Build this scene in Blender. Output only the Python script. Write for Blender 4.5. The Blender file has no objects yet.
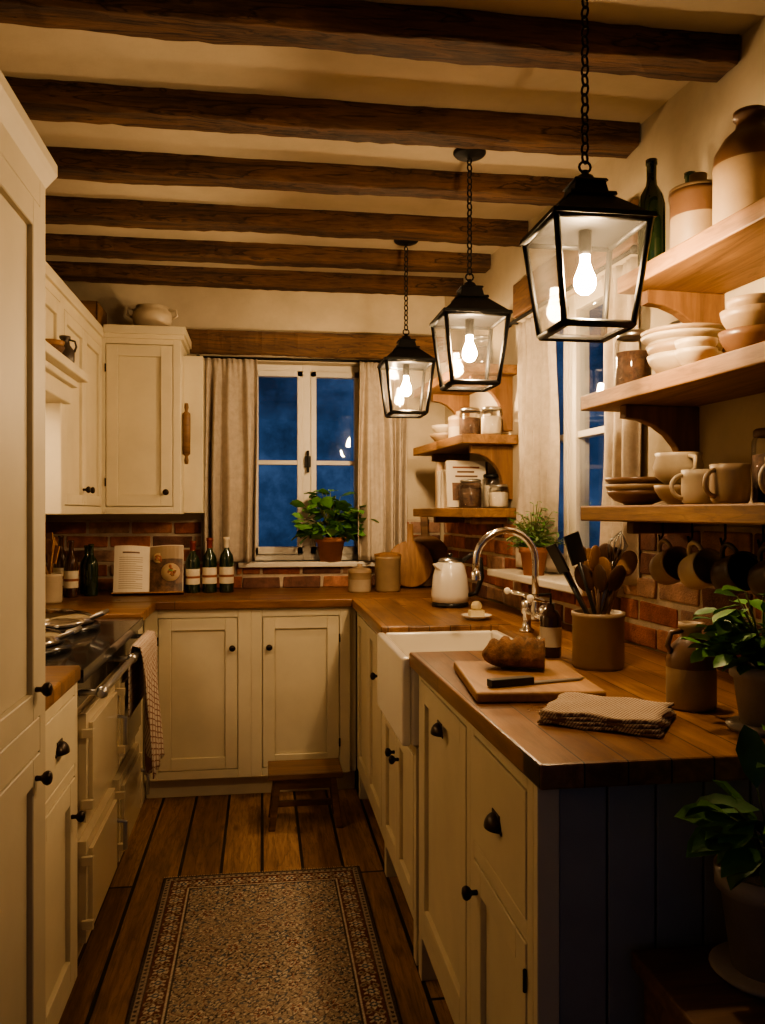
import bpy,bmesh,math,random
import numpy as np
from mathutils import Matrix,Vector
R=random.Random(7)
pi=math.pi
# ---------------------------------------------------------------- materials
def newmat(name):
    m=bpy.data.materials.new(name); m.use_nodes=True
    nt=m.node_tree; b=nt.nodes['Principled BSDF']; return m,nt,b
def coords(nt,scale=(1,1,1),rot=(0,0,0)):
    tc=nt.nodes.new('ShaderNodeTexCoord'); mp=nt.nodes.new('ShaderNodeMapping')
    mp.inputs['Scale'].default_value=scale; mp.inputs['Rotation'].default_value=rot
    nt.links.new(tc.outputs['Object'],mp.inputs['Vector']); return mp.outputs['Vector']
def noise(nt,vec,scale=5,detail=5,rough=.6,dist=0):
    n=nt.nodes.new('ShaderNodeTexNoise'); n.inputs['Scale'].default_value=scale
    n.inputs['Detail'].default_value=detail; n.inputs['Roughness'].default_value=rough
    n.inputs['Distortion'].default_value=dist; nt.links.new(vec,n.inputs['Vector']); return n.outputs['Fac']
def ramp(nt,fac,stops):
    r=nt.nodes.new('ShaderNodeValToRGB'); e=r.color_ramp.elements
    while len(e)<len(stops): e.new(.5)
    for i,(p,c) in enumerate(stops):
        e[i].position=p; e[i].color=(*c,1)
    nt.links.new(fac,r.inputs['Fac']); return r.outputs['Color']
def bump(nt,b,h,strength=.2,dist=.01):
    n=nt.nodes.new('ShaderNodeBump'); n.inputs['Strength'].default_value=strength; n.inputs['Distance'].default_value=dist
    nt.links.new(h,n.inputs['Height']); nt.links.new(n.outputs['Normal'],b.inputs['Normal'])
def mul(nt,a,b_,fac=1):
    n=nt.nodes.new('ShaderNodeMix'); n.data_type='RGBA'; n.blend_type='MULTIPLY'
    n.inputs[0].default_value=fac; nt.links.new(a,n.inputs[6]); nt.links.new(b_,n.inputs[7]); return n.outputs[2]
def sc(c,k): return tuple(min(1,x*k) for x in c)
def paint(name,c,rough=.5,var=.12,scale=6,bs=.08,metal=0,coat=0):
    m,nt,b=newmat(name); v=coords(nt); f=noise(nt,v,scale,6)
    nt.links.new(ramp(nt,f,[(.3,sc(c,1-var)),(.7,sc(c,1+var*.5))]),b.inputs['Base Color'])
    b.inputs['Roughness'].default_value=rough; b.inputs['Metallic'].default_value=metal
    b.inputs['Coat Weight'].default_value=coat
    if bs: bump(nt,b,noise(nt,v,scale*9,4),bs,.004)
    return m
def wood(name,c1,c2,axis='x',rough=.5,planks=None,scale=1,bs=.25,mortar=.0035,crack=0,pv=(.45,.40,.37),knots=0):
    m,nt,b=newmat(name)
    s={'x':(1.2,14,14),'y':(14,1.2,14),'z':(14,14,1.2)}[axis]
    v=coords(nt,tuple(k*scale for k in s)); f=noise(nt,v,1.6,9,.7,.8)
    col=ramp(nt,f,[(.3,c1),(.5,tuple((a+b_)/2 for a,b_ in zip(c1,c2))),(.68,c2)])
    v2=coords(nt,(1,1,1)); big=noise(nt,v2,2.3,5)
    col=mul(nt,col,ramp(nt,big,[(.3,(.58,.55,.52)),(.62,(1.0,1.0,1.0))]))
    h=f
    if crack:
        vc=coords(nt,tuple(k*scale*1.6 for k in s)); fc=noise(nt,vc,1.1,4,.5,1.2)
        cr=ramp(nt,fc,[(.455,(1,1,1)),(.49,(.15,.13,.12)),(.515,(1,1,1))])
        col=mul(nt,col,cr,crack)
    if knots:
        vk=coords(nt,tuple((3.2 if k<5 else 7.5) for k in s)); vo=nt.nodes.new('ShaderNodeTexVoronoi'); vo.inputs['Scale'].default_value=1
        nt.links.new(vk,vo.inputs['Vector'])
        col=mul(nt,col,ramp(nt,vo.outputs['Distance'],[(.05,(.22,.17,.14)),(.11,(.62,.55,.5)),(.17,(1,1,1))]),knots)
        fi=noise(nt,coords(nt,tuple(k*3.2 for k in s)),2.2,5); col=mul(nt,col,ramp(nt,fi,[(.36,(.5,.46,.43)),(.52,(1,1,1))]),knots)
    if planks:
        L,Wd=planks
        v3=coords(nt,(1,1,1),(0,0,pi/2 if axis=='y' else 0))
        br=nt.nodes.new('ShaderNodeTexBrick'); br.inputs['Scale'].default_value=1
        br.inputs['Brick Width'].default_value=L; br.inputs['Row Height'].default_value=Wd
        br.inputs['Mortar Size'].default_value=mortar; br.inputs['Mortar Smooth'].default_value=.2
        br.inputs['Color1'].default_value=(1,1,1,1); br.inputs['Color2'].default_value=(*pv,1)
        br.inputs['Mortar'].default_value=(.03,.025,.02,1); br.offset=.37
        nt.links.new(v3,br.inputs['Vector']); col=mul(nt,col,br.outputs['Color'])
        mm=nt.nodes.new('ShaderNodeMath'); mm.operation='SUBTRACT'
        nt.links.new(f,mm.inputs[0]); nt.links.new(br.outputs['Fac'],mm.inputs[1]); h=mm.outputs[0]
    nt.links.new(col,b.inputs['Base Color'])
    mr=nt.nodes.new('ShaderNodeMapRange'); mr.inputs[1].default_value=.3; mr.inputs[2].default_value=.7
    mr.inputs[3].default_value=rough-.08; mr.inputs[4].default_value=rough+.12
    nt.links.new(big,mr.inputs[0]); nt.links.new(mr.outputs[0],b.inputs['Roughness'])
    bump(nt,b,h,bs,.006); return m
def emis(name,c,s):
    m,nt,b=newmat(name); b.inputs['Base Color'].default_value=(*c,1)
    b.inputs['Emission Color'].default_value=(*c,1); b.inputs['Emission Strength'].default_value=s; return m
def glass(name,tint=(1,1,1),gl=.03,rough=.03,k=.6,haze=0):
    m,nt,b=newmat(name); nt.nodes.remove(b); out=nt.nodes['Material Output']
    t=nt.nodes.new('ShaderNodeBsdfTransparent'); t.inputs['Color'].default_value=(*tint,1)
    g=nt.nodes.new('ShaderNodeBsdfGlossy'); g.inputs['Roughness'].default_value=rough
    lw=nt.nodes.new('ShaderNodeLayerWeight'); lw.inputs['Blend'].default_value=.25
    mm=nt.nodes.new('ShaderNodeMath'); mm.operation='MULTIPLY_ADD'; mm.inputs[1].default_value=k; mm.inputs[2].default_value=gl
    nt.links.new(lw.outputs['Fresnel'],mm.inputs[0])
    mx=nt.nodes.new('ShaderNodeMixShader'); nt.links.new(mm.outputs[0],mx.inputs[0])
    nt.links.new(t.outputs[0],mx.inputs[1]); nt.links.new(g.outputs[0],mx.inputs[2]); last=mx.outputs[0]
    if haze:
        tr=nt.nodes.new('ShaderNodeBsdfTranslucent'); tr.inputs['Color'].default_value=(.9,.85,.75,1)
        m2=nt.nodes.new('ShaderNodeMixShader'); m2.inputs[0].default_value=haze
        nt.links.new(last,m2.inputs[1]); nt.links.new(tr.outputs[0],m2.inputs[2]); last=m2.outputs[0]
    nt.links.new(last,out.inputs['Surface'])
    return m
def weave(name,c1,c2,period,thin=.2,rough=.95):
    m,nt,b=newmat(name); v=coords(nt); sep=nt.nodes.new('ShaderNodeSeparateXYZ'); nt.links.new(v,sep.inputs[0])
    def line(o1):
        a=nt.nodes.new('ShaderNodeMath'); a.operation='DIVIDE'; a.inputs[1].default_value=period; nt.links.new(o1,a.inputs[0])
        f=nt.nodes.new('ShaderNodeMath'); f.operation='FRACT'; nt.links.new(a.outputs[0],f.inputs[0])
        g=nt.nodes.new('ShaderNodeMath'); g.operation='LESS_THAN'; g.inputs[1].default_value=thin; nt.links.new(f.outputs[0],g.inputs[0]); return g.outputs[0]
    ad=nt.nodes.new('ShaderNodeMath'); ad.operation='ADD'; nt.links.new(sep.outputs[0],ad.inputs[0]); nt.links.new(sep.outputs[1],ad.inputs[1])
    sb=nt.nodes.new('ShaderNodeMath'); sb.operation='SUBTRACT'; nt.links.new(sep.outputs[1],sb.inputs[0]); nt.links.new(sep.outputs[0],sb.inputs[1])
    s2=nt.nodes.new('ShaderNodeMath'); s2.operation='ADD'; nt.links.new(sb.outputs[0],s2.inputs[0]); nt.links.new(sep.outputs[2],s2.inputs[1])
    l1=line(ad.outputs[0]); l2=line(s2.outputs[0])
    mx=nt.nodes.new('ShaderNodeMath'); mx.operation='MAXIMUM'; nt.links.new(l1,mx.inputs[0]); nt.links.new(l2,mx.inputs[1])
    nt.links.new(ramp(nt,mx.outputs[0],[(0,c1),(1,c2)]),b.inputs['Base Color'])
    b.inputs['Roughness'].default_value=rough; bump(nt,b,mx.outputs[0],.3,.003); return m

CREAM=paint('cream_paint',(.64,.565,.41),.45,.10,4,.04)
CREAM_SHADED=paint('cream_paint_shaded',(.49,.43,.315),.5,.10,4,.04)  # cream paint darkened for the pantry: its dimmer light is put into the colour
CREAM2=paint('cream_plaster',(.52,.44,.32),.9,.25,2.5,.4)
CEIL=paint('ceiling_plaster',(.52,.44,.32),.9,.22,2,.35)
PANEL=paint('blue_grey_paint',(.30,.31,.32),.6,.15,5,.05)
WHITE=paint('window_paint',(.62,.57,.48),.45,.05)
BEAM=wood('beam_oak',(.030,.014,.007),(.19,.095,.045),'x',.8,None,1,1,crack=.9,knots=.7)
LINT=wood('lintel_oak',(.06,.028,.013),(.27,.14,.065),'x',.75,None,1,.6,crack=.6)
LINTY=wood('lintel_oak_y',(.05,.024,.011),(.24,.12,.055),'y',.75,None,1,.6)
FLOOR=wood('floor_boards',(.20,.10,.052),(.56,.34,.185),'y',.55,(2.2,.15),.85,.6,.0065,crack=.4,pv=(.56,.50,.46),knots=.6)
CTX=wood('worktop_x',(.15,.066,.028),(.43,.22,.095),'x',.34,(.9,.075),1,.12,.0015,pv=(.58,.52,.46))
CTY=wood('worktop_y',(.16,.070,.03),(.47,.245,.105),'y',.34,(.9,.075),1,.12,.0015,pv=(.58,.52,.46))
SHELF=wood('shelf_wood',(.15,.070,.026),(.37,.20,.08),'y',.6,None,.8,.25,crack=.3)
SHELFZ=wood('shelf_wood_upright',(.11,.05,.02),(.27,.135,.055),'z',.6,None,.8,.15)
BOARD=wood('board_wood',(.26,.13,.05),(.50,.28,.12),'y',.5,None,.8,.1)
DKWOOD=wood('dark_wood',(.09,.045,.022),(.29,.155,.075),'x',.55,None,1,.2)
SPOONW=wood('spoon_wood',(.20,.09,.035),(.45,.24,.10),'z',.6)
SPOOND=wood('spoon_wood_dark',(.06,.028,.014),(.17,.08,.035),'z',.6)
BRICKS=[paint('brick_%d'%i,c,.92,.5,18,1) for i,c in enumerate([(.38,.145,.085),(.30,.10,.06),(.44,.20,.12),(.17,.08,.06),(.40,.24,.17)])]
MORT=paint('mortar',(.50,.41,.31),.95,.25,20,.6)
BLACK=paint('black_iron',(.010,.010,.010),.5,.2,10,.05,.5)
BRONZE=paint('bronze_knob',(.035,.025,.018),.35,.2,10,0,.8)
ENAM_B=paint('black_enamel',(.010,.009,.009),.2,.1,8,0,0,.4)
ENAM_C=paint('cream_enamel',(.60,.51,.36),.25,.04,5,0,0,.4)
CHROME=paint('chrome',(.75,.73,.7),.14,.05,5,0,1)
STEEL=paint('steel',(.45,.44,.42),.3,.1,8,0,1)
PORC=paint('porcelain',(.78,.73,.64),.18,.03,5,0,0,.4)
CERC=paint('stoneware_cream',(.50,.41,.29),.45,.15,10,.05)
CERT=paint('stoneware_tan',(.33,.235,.145),.45,.18,10,.08)
CERB=paint('stoneware_brown',(.15,.08,.045),.35,.2,10,.08)
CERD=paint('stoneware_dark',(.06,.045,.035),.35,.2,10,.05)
TERRA=paint('terracotta',(.36,.15,.08),.85,.2,12,.15)
GREYPOT=paint('grey_pot',(.36,.32,.27),.8,.25,9,.2)
SOIL=paint('soil',(.03,.02,.012),1,.3,40,.6)
LEAF=paint('leaf_green',(.12,.29,.07),.45,.4,15,.1)
LEAFD=paint('leaf_dark',(.06,.16,.045),.45,.4,15,.1)
LEAFH=paint('leaf_herb',(.16,.25,.10),.6,.3,20,.1)
STEM=paint('stem_green',(.14,.17,.05),.7)
LINEN=paint('linen_curtain',(.47,.40,.32),.95,.18,30,.3)
BOTG=paint('bottle_green',(.012,.025,.010),.08,.2,4,0,0,.5)
BOTB=paint('bottle_amber',(.05,.02,.008),.1,.2,4,0,0,.5)
FOIL=paint('foil_red',(.18,.03,.02),.4,.1)
LABEL=paint('paper_label',(.66,.58,.44),.8,.1,30,0)
PAGE=paint('paper_page',(.70,.63,.51),.8,.05,8,0)
PHOTO=paint('food_photo',(.16,.085,.05),.5,.9,25,0)
REDBK=paint('book_red',(.26,.08,.045),.6)
TANBK=paint('book_tan',(.45,.32,.2),.6)
BLKP=paint('black_plastic',(.015,.015,.015),.35)
BEANS=paint('dried_beans',(.09,.045,.025),.8,.7,60,.5)
FLOURM=paint('flour',(.58,.51,.40),.95,.1,20,.1)
BREADM=paint('bread_crust',(.27,.13,.06),.9,.9,26,1)
BREADI=paint('bread_crumb',(.60,.43,.25),.95,.25,60,.5)
SOAP=paint('soap',(.70,.58,.35),.6)
GLASS=glass('clear_glass',(1,1,1),.04)
LGLASS=glass('lantern_glass',(.97,.95,.9),.02,.05,.22,.006)
PANE=glass('window_pane',(.95,.97,1),.03,.02,.15)
BULB=emis('bulb_glow',(1,.69,.385),960)
HOODL=emis('hood_lamp_glow',(1,.72,.42),12)
TOWELM=weave('waffle_towel',(.56,.46,.34),(.20,.12,.08),.0085,.35)
CHECKM=weave('check_towel',(.58,.50,.41),(.27,.15,.11),.022,.25)

# ---------------------------------------------------------------- builder
class O:
    def __init__(s,name,M=None):
        s.name=name; s.M=M or Matrix(); s.v=[];s.f=[];s.fm=[];s.fs=[];s.mats=[]
    def add(s,vs,fs,m,smooth=False,M=None):
        T=s.M@M if M is not None else s.M
        b=len(s.v); s.v+=[T@Vector(p) for p in vs]
        if m not in s.mats: s.mats.append(m)
        k=s.mats.index(m)
        for f in fs: s.f.append([b+i for i in f]); s.fm.append(k); s.fs.append(smooth)
    def box(s,x0,x1,y0,y1,z0,z1,m,M=None):
        vs=[(x,y,z) for z in (z0,z1) for y in (y0,y1) for x in (x0,x1)]
        s.add(vs,[(0,2,3,1),(4,5,7,6),(0,1,5,4),(2,6,7,3),(0,4,6,2),(1,3,7,5)],m,False,M)
    def frus(s,z0,a,z1,b,m,M=None,caps=True):
        vs=[(-a,-a,z0),(a,-a,z0),(a,a,z0),(-a,a,z0),(-b,-b,z1),(b,-b,z1),(b,b,z1),(-b,b,z1)]
        fs=[(0,1,5,4),(1,2,6,5),(2,3,7,6),(3,0,4,7)]
        if caps: fs+=[(3,2,1,0),(4,5,6,7)]
        s.add(vs,fs,m,False,M)
    def prism(s,poly,z0,z1,m,M=None):
        n=len(poly); vs=[(x,y,z0) for x,y in poly]+[(x,y,z1) for x,y in poly]
        fs=[tuple(range(n))[::-1],tuple(range(n,2*n))]+[(i,(i+1)%n,n+(i+1)%n,n+i) for i in range(n)]
        s.add(vs,fs,m,False,M)
    def lathe(s,prof,c,m,n=28,M=None,smooth=True,sx=1,sy=1):
        vs=[];fs=[];ids=[]
        for r,z in prof:
            if r<1e-6: ids.append([len(vs)]); vs.append((c[0],c[1],c[2]+z))
            else:
                ids.append(list(range(len(vs),len(vs)+n)))
                vs+=[(c[0]+r*sx*math.cos(2*pi*i/n),c[1]+r*sy*math.sin(2*pi*i/n),c[2]+z) for i in range(n)]
        for A,B in zip(ids,ids[1:]):
            if len(A)==1 and len(B)==1: continue
            for i in range(n):
                j=(i+1)%n
                if len(A)==1: fs.append((A[0],B[j],B[i]))
                elif len(B)==1: fs.append((A[i],A[j],B[0]))
                else: fs.append((A[i],A[j],B[j],B[i]))
        s.add(vs,fs,m,smooth,M)
    def sph(s,c,r,m,n=14,M=None):
        rx,ry,rz=(r,r,r) if not hasattr(r,'__len__') else r
        prof=[(math.sin(pi*i/n) if 0<i<n else 0,-math.cos(pi*i/n)*rz) for i in range(n+1)]
        s.lathe(prof,c,m,n+4,M,True,rx,ry)
    def tube(s,pts,r,m,n=8,closed=False,M=None):
        P=[Vector(p) for p in pts]; N=len(P); rs=r if hasattr(r,'__len__') else [r]*N
        vs=[];fs=[];up=None
        for i in range(N):
            if closed: t=P[(i+1)%N]-P[i-1]
            else: t=P[min(i+1,N-1)]-P[max(i-1,0)]
            t.normalize()
            if up is None:
                up=Vector((0,0,1)) if abs(t.z)<.9 else Vector((1,0,0))
            a=t.cross(up); 
            if a.length<1e-5: a=t.cross(Vector((0,1,0)))
            a.normalize(); bb=a.cross(t).normalized(); up=bb
            for k in range(n):
                w=2*pi*k/n; vs.append(P[i]+(a*math.cos(w)+bb*math.sin(w))*rs[i])
        L=N if closed else N-1
        for i in range(L):
            for k in range(n):
                k2=(k+1)%n; i2=(i+1)%N
                fs.append((i*n+k,i*n+k2,i2*n+k2,i2*n+k))
        if not closed: fs+=[tuple(range(n))[::-1],tuple(range((N-1)*n,N*n))]
        s.add(vs,fs,m,True,M)
    def done(s,bevel=0,seg=2,origin=True,solid=0,sub=0):
        me=bpy.data.meshes.new(s.name); 
        xs=[p.x for p in s.v];ys=[p.y for p in s.v];zs=[p.z for p in s.v]
        o0=Vector(((min(xs)+max(xs))/2,(min(ys)+max(ys))/2,min(zs))) if origin else Vector()
        me.from_pydata([p-o0 for p in s.v],[],s.f)
        for m in s.mats: me.materials.append(m)
        me.polygons.foreach_set('material_index',s.fm); me.polygons.foreach_set('use_smooth',s.fs)
        bm=bmesh.new(); bm.from_mesh(me); bmesh.ops.recalc_face_normals(bm,faces=bm.faces); bm.to_mesh(me); bm.free()
        ob=bpy.data.objects.new(s.name,me); ob.location=o0; bpy.context.scene.collection.objects.link(ob)
        if solid:
            md=ob.modifiers.new('sol','SOLIDIFY'); md.thickness=solid; md.offset=0
        if bevel:
            md=ob.modifiers.new('bev','BEVEL'); md.width=bevel; md.segments=seg; md.limit_method='ANGLE'; md.angle_limit=math.radians(40)
        if sub:
            md=ob.modifiers.new('sub','SUBSURF'); md.levels=sub; md.render_levels=sub
        return ob
def T(x,y,z=0,rz=0,rx=0,ry=0,s=1):
    return Matrix.Translation((x,y,z))@Matrix.Rotation(rz,4,'Z')@Matrix.Rotation(ry,4,'Y')@Matrix.Rotation(rx,4,'X')@Matrix.Scale(s,4)

# right wall frame
TL=math.hypot(.075,1); tx,ty=-.075/TL,1/TL
MR=Matrix(((tx,-ty,0,1.33),(ty,tx,0,0),(0,0,1,0),(0,0,0,1)))
def W(a,y,z=0): return MR@Vector((a,y,z))
def wallx(Y): return 1.33-.075*Y
H=1.325
CZ=2.515
# ---------------------------------------------------------------- room shell
o=O('floor'); o.box(-1.25,1.75,-1.6,4.75,-.05,0,FLOOR); o.done(origin=False)
o=O('ceiling'); o.box(-1.25,1.75,-1.6,4.75,CZ,CZ+.08,CEIL); o.done()
WX0,WX1,WZ0,WZ1=-.085,.57,1.06,2.13
o=O('wall_back')
o.box(-1.25,WX0,4.45,4.72,0,CZ,CREAM2); o.box(WX1,1.2,4.45,4.72,0,CZ,CREAM2)
o.box(WX0,WX1,4.45,4.72,0,WZ0,CREAM2); o.box(WX0,WX1,4.45,4.72,WZ1,CZ,CREAM2); o.done()
o=O('wall_left'); o.box(-1.25,-1.1,-1.6,4.45,0,CZ,CREAM2); o.done()
A0,A1,RZ0,RZ1=2.52,3.30,1.09,2.12
o=O('wall_right',MR); WT=-.075
o.box(-1.6,A0,WT,0,0,CZ,CREAM2); o.box(A1,4.47,WT,0,0,CZ,CREAM2)
o.box(A0,A1,WT,0,0,RZ0,CREAM2); o.box(A0,A1,WT,0,RZ1,CZ,CREAM2); o.done()
# beams
def beam(name,x0,x1,y0,y1,z0,z1,m,seed,j=.003):
    r=random.Random(seed); o=O(name); n=60; vs=[];fs=[]; w=[r.uniform(0,6) for _ in range(3)]
    for i in range(n+1):
        x=x0+(x1-x0)*i/n
        ch=.009+.004*math.sin(i*.37+w[2])
        ring=[(y0,z1),(y0,z0+ch),(y0+ch,z0),((y0+y1)/2,z0),(y1-ch,z0),(y1,z0+ch),(y1,z1)]
        sag=.003*math.sin(i*.09+w[0])+.002*math.sin(i*.33+w[1])
        for (y,z) in ring:
            vs.append((x,y+r.uniform(-j,j)+sag*.6,z+(r.uniform(-j,j)*.7+sag if z<z1-1e-6 else 0)))
    k=7
    for i in range(n):
        for q in range(k): fs.append((i*k+q,i*k+(q+1)%k,(i+1)*k+(q+1)%k,(i+1)*k+q))
    fs+=[tuple(range(k)),tuple(range(n*k,n*k+k))]
    o.add(vs,fs,m,False); return o.done(bevel=.002,seg=1)
for i,yf in enumerate([.70,1.14,1.575,2.014,2.478,2.911,3.358,3.79,4.19]):
    beam('ceiling_beam',-1.1,wallx(yf)-.002,yf-.10-.008*(i%3==0),yf,2.445-(.0 if i%2 else .004),CZ,BEAM,i)
beam('window_lintel',-.42,.98,4.405,4.45,2.155,2.28,LINT,31,.003)
o=O('window_lintel',MR); o.box(2.38,3.37,0,.035,2.14,2.28,LINTY); o.done(bevel=.006)

# brick backsplash: real bricks
def bricks(name,M,regions,sgn=1):
    o=O(name,M); r=random.Random(3)
    for (x0,x1,z0,z1) in regions:
        o.box(x0,x1,0,.011,z0,z1,MORT)
        row=0; z=z0
        while z<z1-.02:
            zt=min(z+.059,z1-.002); x=x0-(.11 if row%2 else 0)
            while x<x1:
                a=max(x,x0+.002); b=min(x+.201,x1-.002)
                if b-a>.02:
                    d=.017+r.uniform(-.003,.004); j=lambda:r.uniform(-.003,.003)
                    vs=[(a+j(),0,z+j()),(b+j(),0,z+j()),(b+j(),0,zt+j()),(a+j(),0,zt+j())]
                    vs+=[(p[0]+j()*.5,d+j()*.6,p[2]+j()*.5) for p in vs]
                    o.add(vs,[(0,1,2,3),(4,7,6,5),(0,4,5,1),(1,5,6,2),(2,6,7,3),(3,7,4,0)],r.choice(BRICKS))
                x+=.215
            z+=.073; row+=1
    return o.done(bevel=.005,seg=2)
MB=Matrix(((1,0,0,0),(0,-1,0,4.45),(0,0,1,0),(0,0,0,1)))
bricks('brick_backsplash',MB,[(-1.1,WX0-.02,.921,1.285),(WX0-.02,WX1+.02,.921,1.03),(WX1+.02,.97,.921,1.285)])
bricks('brick_backsplash',MR,[(1.0,A0-.02,.921,1.29),(A0-.02,A1+.02,.921,1.06),(A1+.02,4.42,.921,1.29)])
# windows
def window(name,M,w0,w1,z0,z1,yd,hand=True):
    o=O(name,M); f=.035
    y0,y1=yd-.05,yd
    o.box(w0,w1,y0,y1,z0,z0+f,WHITE);o.box(w0,w1,y0,y1,z1-f,z1,WHITE)
    o.box(w0,w0+f,y0,y1,z0,z1,WHITE);o.box(w1-f,w1,y0,y1,z0,z1,WHITE)
    mid=(w0+w1)/2; o.box(mid-.022,mid+.022,y0,y1+.004,z0,z1,WHITE)
    for a,b in ((w0+f,mid-.022),(mid+.022,w1-f)):
        g=.03; c,d=z0+f,z1-f
        o.box(a,b,y0+.008,y1+.012,c,c+g+.01,WHITE);o.box(a,b,y0+.008,y1+.012,d-g,d,WHITE)
        o.box(a,a+g,y0+.008,y1+.012,c,d,WHITE);o.box(b-g,b,y0+.008,y1+.012,c,d,WHITE)
        zm=c+(d-c)*.5; o.box(a+g,b-g,y0+.012,y1+.006,zm-.012,zm+.012,WHITE)
        yp=y0+.03 if hand else y1-.006
        o.box(a+g,b-g,yp,yp+.004,c+g,d-g,PANE)
    if hand:
        o.tube([(mid+.005,y1+.03,z0+.60),(mid+.005,y1+.035,z0+.48)],.007,BLACK)
        o.box(mid-.01,mid+.02,y1+.01,y1+.03,z0+.51,z0+.57,BLACK)
    o.done(bevel=.003)
window('window_1',MB,WX0,WX1,WZ0,WZ1,-.09)
window('window_2',MR,A0,A1,RZ0,RZ1,-.018,False)
o=O('trim_sill_back',MB); o.box(WX0-.04,WX1+.04,-.10,.06,WZ0-.028,WZ0,WHITE); o.done(bevel=.005)
o=O('trim_sill_right',MR); o.box(A0-.05,A1+.04,-.0,.16,RZ0-.028,RZ0,WHITE); o.done(bevel=.005)
# curtains
def curtain(name,M,x0,x1,z0,z1,y,folds,seed,amp=.022):
    o=O(name,M); r=random.Random(seed); nx,nz=folds*16,34; vs=[];fs=[]
    ph=[r.uniform(-.9,.9) for _ in range(folds+2)]; am=[r.uniform(.45,1.35) for _ in range(folds+2)]
    for k in range(nz+1):
        t=k/nz; z=z1+(z0-z1)*t
        for i in range(nx+1):
            s=i/nx; w=s*folds; q=min(int(w),folds); p=ph[q]*(1-(w%1))+ph[q+1]*(w%1); A=am[q]*(1-(w%1))+am[q+1]*(w%1)
            g=max(0,1-t/.12)
            a=amp*A*(.5+.55*t)*(1-g*.6)*math.sin(2*pi*w+p*1.8+t*p*2.2)+.006*(g+.25)*math.sin(2*pi*w*2.5+seed)
            x=x0+(x1-x0)*(s+(.02*math.sin(t*4+seed+s*6)))
            vs.append((x,y+a+.004*math.sin(t*9+s*14),z))
    for k in range(nz):
        for i in range(nx):
            q=k*(nx+1)+i; fs.append((q,q+1,q+nx+2,q+nx+1))
    o.add(vs,fs,LINEN,True); return o.done(solid=.003)
curtain('curtain',MB,-.31,-.03,1.065,2.125,.075,4,1,.045)
curtain('curtain',MB,.51,.77,1.065,2.125,.075,4,2,.045)
curtain('curtain',MR,2.96,3.33,1.10,2.10,.032,5,3,.016)
curtain('curtain',MR,2.37,2.585,1.10,2.10,.032,3,4,.018)
for nm,M,a,b,z in (('curtain_rod',MB,-.33,.80,2.133),('curtain_rod',MR,2.34,3.36,2.11)):
    o=O(nm,M); o.tube([(a,.055,z),(b,.055,z)],.007,BLACK); o.sph((a,.055,z),.013,BLACK,8); o.sph((b,.055,z),.013,BLACK,8)
    for q in (a+.03,b-.03): o.tube([(q,0,z),(q,.055,z)],.005,BLACK)
    o.done()

# ---------------------------------------------------------------- cabinetry
def knob(o,M,x,z,y=-.02,s=1):
    o.lathe([(0,0),(.006*s,0),(.005*s,.012*s),(.012*s,.017*s),(.0155*s,.024*s),(.012*s,.031*s),(0,.034*s)],(0,0,0),BRONZE,16,M@T(x,y,z,0,pi/2))
def cup(o,M,x,z,y=-.02):
    n=16; vs=[];fs=[]
    for i in range(n+1):
        th=pi*i/n
        for j in range(6):
            ph=pi/2*j/5
            vs.append((x-.034*math.cos(th)*math.cos(ph), y-.024*math.sin(ph), z+.028*math.sin(th)*math.cos(ph)))
    for i in range(n):
        for j in range(5): fs.append((i*6+j,i*6+j+1,(i+1)*6+j+1,(i+1)*6+j))
    o.add(vs,fs,BRONZE,True,M); o.box(x-.038,x+.038,y-.003,y,z-.004,z+.005,BRONZE,M)
    o.box(x-.024,x+.024,y-.003,y,z+.0,z+.030,BRONZE,M)
def hinge(o,M,x,z): o.tube([(x,-.022,z-.02),(x,-.022,z+.02)],.004,BRONZE,6,False,M)
def door(o,M,x0,x1,z0,z1,fr=.055,m=None):
    m=m or CREAM; g=.003; x0+=g;x1-=g;z0+=g;z1-=g
    fr=min(fr,(x1-x0)*.3,(z1-z0)*.3)
    o.box(x0,x0+fr,-.02,0,z0,z1,m,M);o.box(x1-fr,x1,-.02,0,z0,z1,m,M)
    o.box(x0+fr,x1-fr,-.02,0,z0,z0+fr,m,M);o.box(x0+fr,x1-fr,-.02,0,z1-fr,z1,m,M)
    o.box(x0+fr,x1-fr,-.008,0,z0+fr,z1-fr,m,M)
def unit(o,M,x0,x1,z0,z1,rows,fw=.032,m=None):
    m=m or CREAM
    o.box(x0,x0+fw,-.018,0,z0,z1,m,M);o.box(x1-fw,x1,-.018,0,z0,z1,m,M)
    zs=[z0]; 
    for (a,b,k,h) in rows:
        o.box(x0+fw,x1-fw,-.018,0,zs[-1],a,m,M); zs.append(b)
        X0,X1=x0+fw,x1-fw
        if k=='drawer': g=.003; o.box(X0+g,X1-g,-.02,0,a+g,b-g,m,M)
        elif k=='door':
            door(o,M,X0,X1,a,b,.055,m)
            kk=[q for q in h if q[0]=='k']
            if kk:
                hx=X0 if kk[0][1]>.5 else X1
                for zz in (a+(b-a)*.15,b-(b-a)*.15): hinge(o,M,hx,zz)
        elif k=='doors':
            mm=(X0+X1)/2; door(o,M,X0,mm,a,b,.045,m); door(o,M,mm,X1,a,b,.045,m)
        for (kk,fx,zz) in h:
            (knob if kk=='k' else cup)(o,M,X0+(X1-X0)*fx,zz)
    o.box(x0+fw,x1-fw,-.018,0,zs[-1],z1,m,M)
ML=lambda X:Matrix(((0,-1,0,X),(1,0,0,0),(0,0,1,0),(0,0,0,1)))
MRt=lambda X:Matrix(((0,1,0,X),(-1,0,0,0),(0,0,1,0),(0,0,0,1)))
MBk=lambda Y:Matrix.Translation((0,Y,0))
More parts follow.
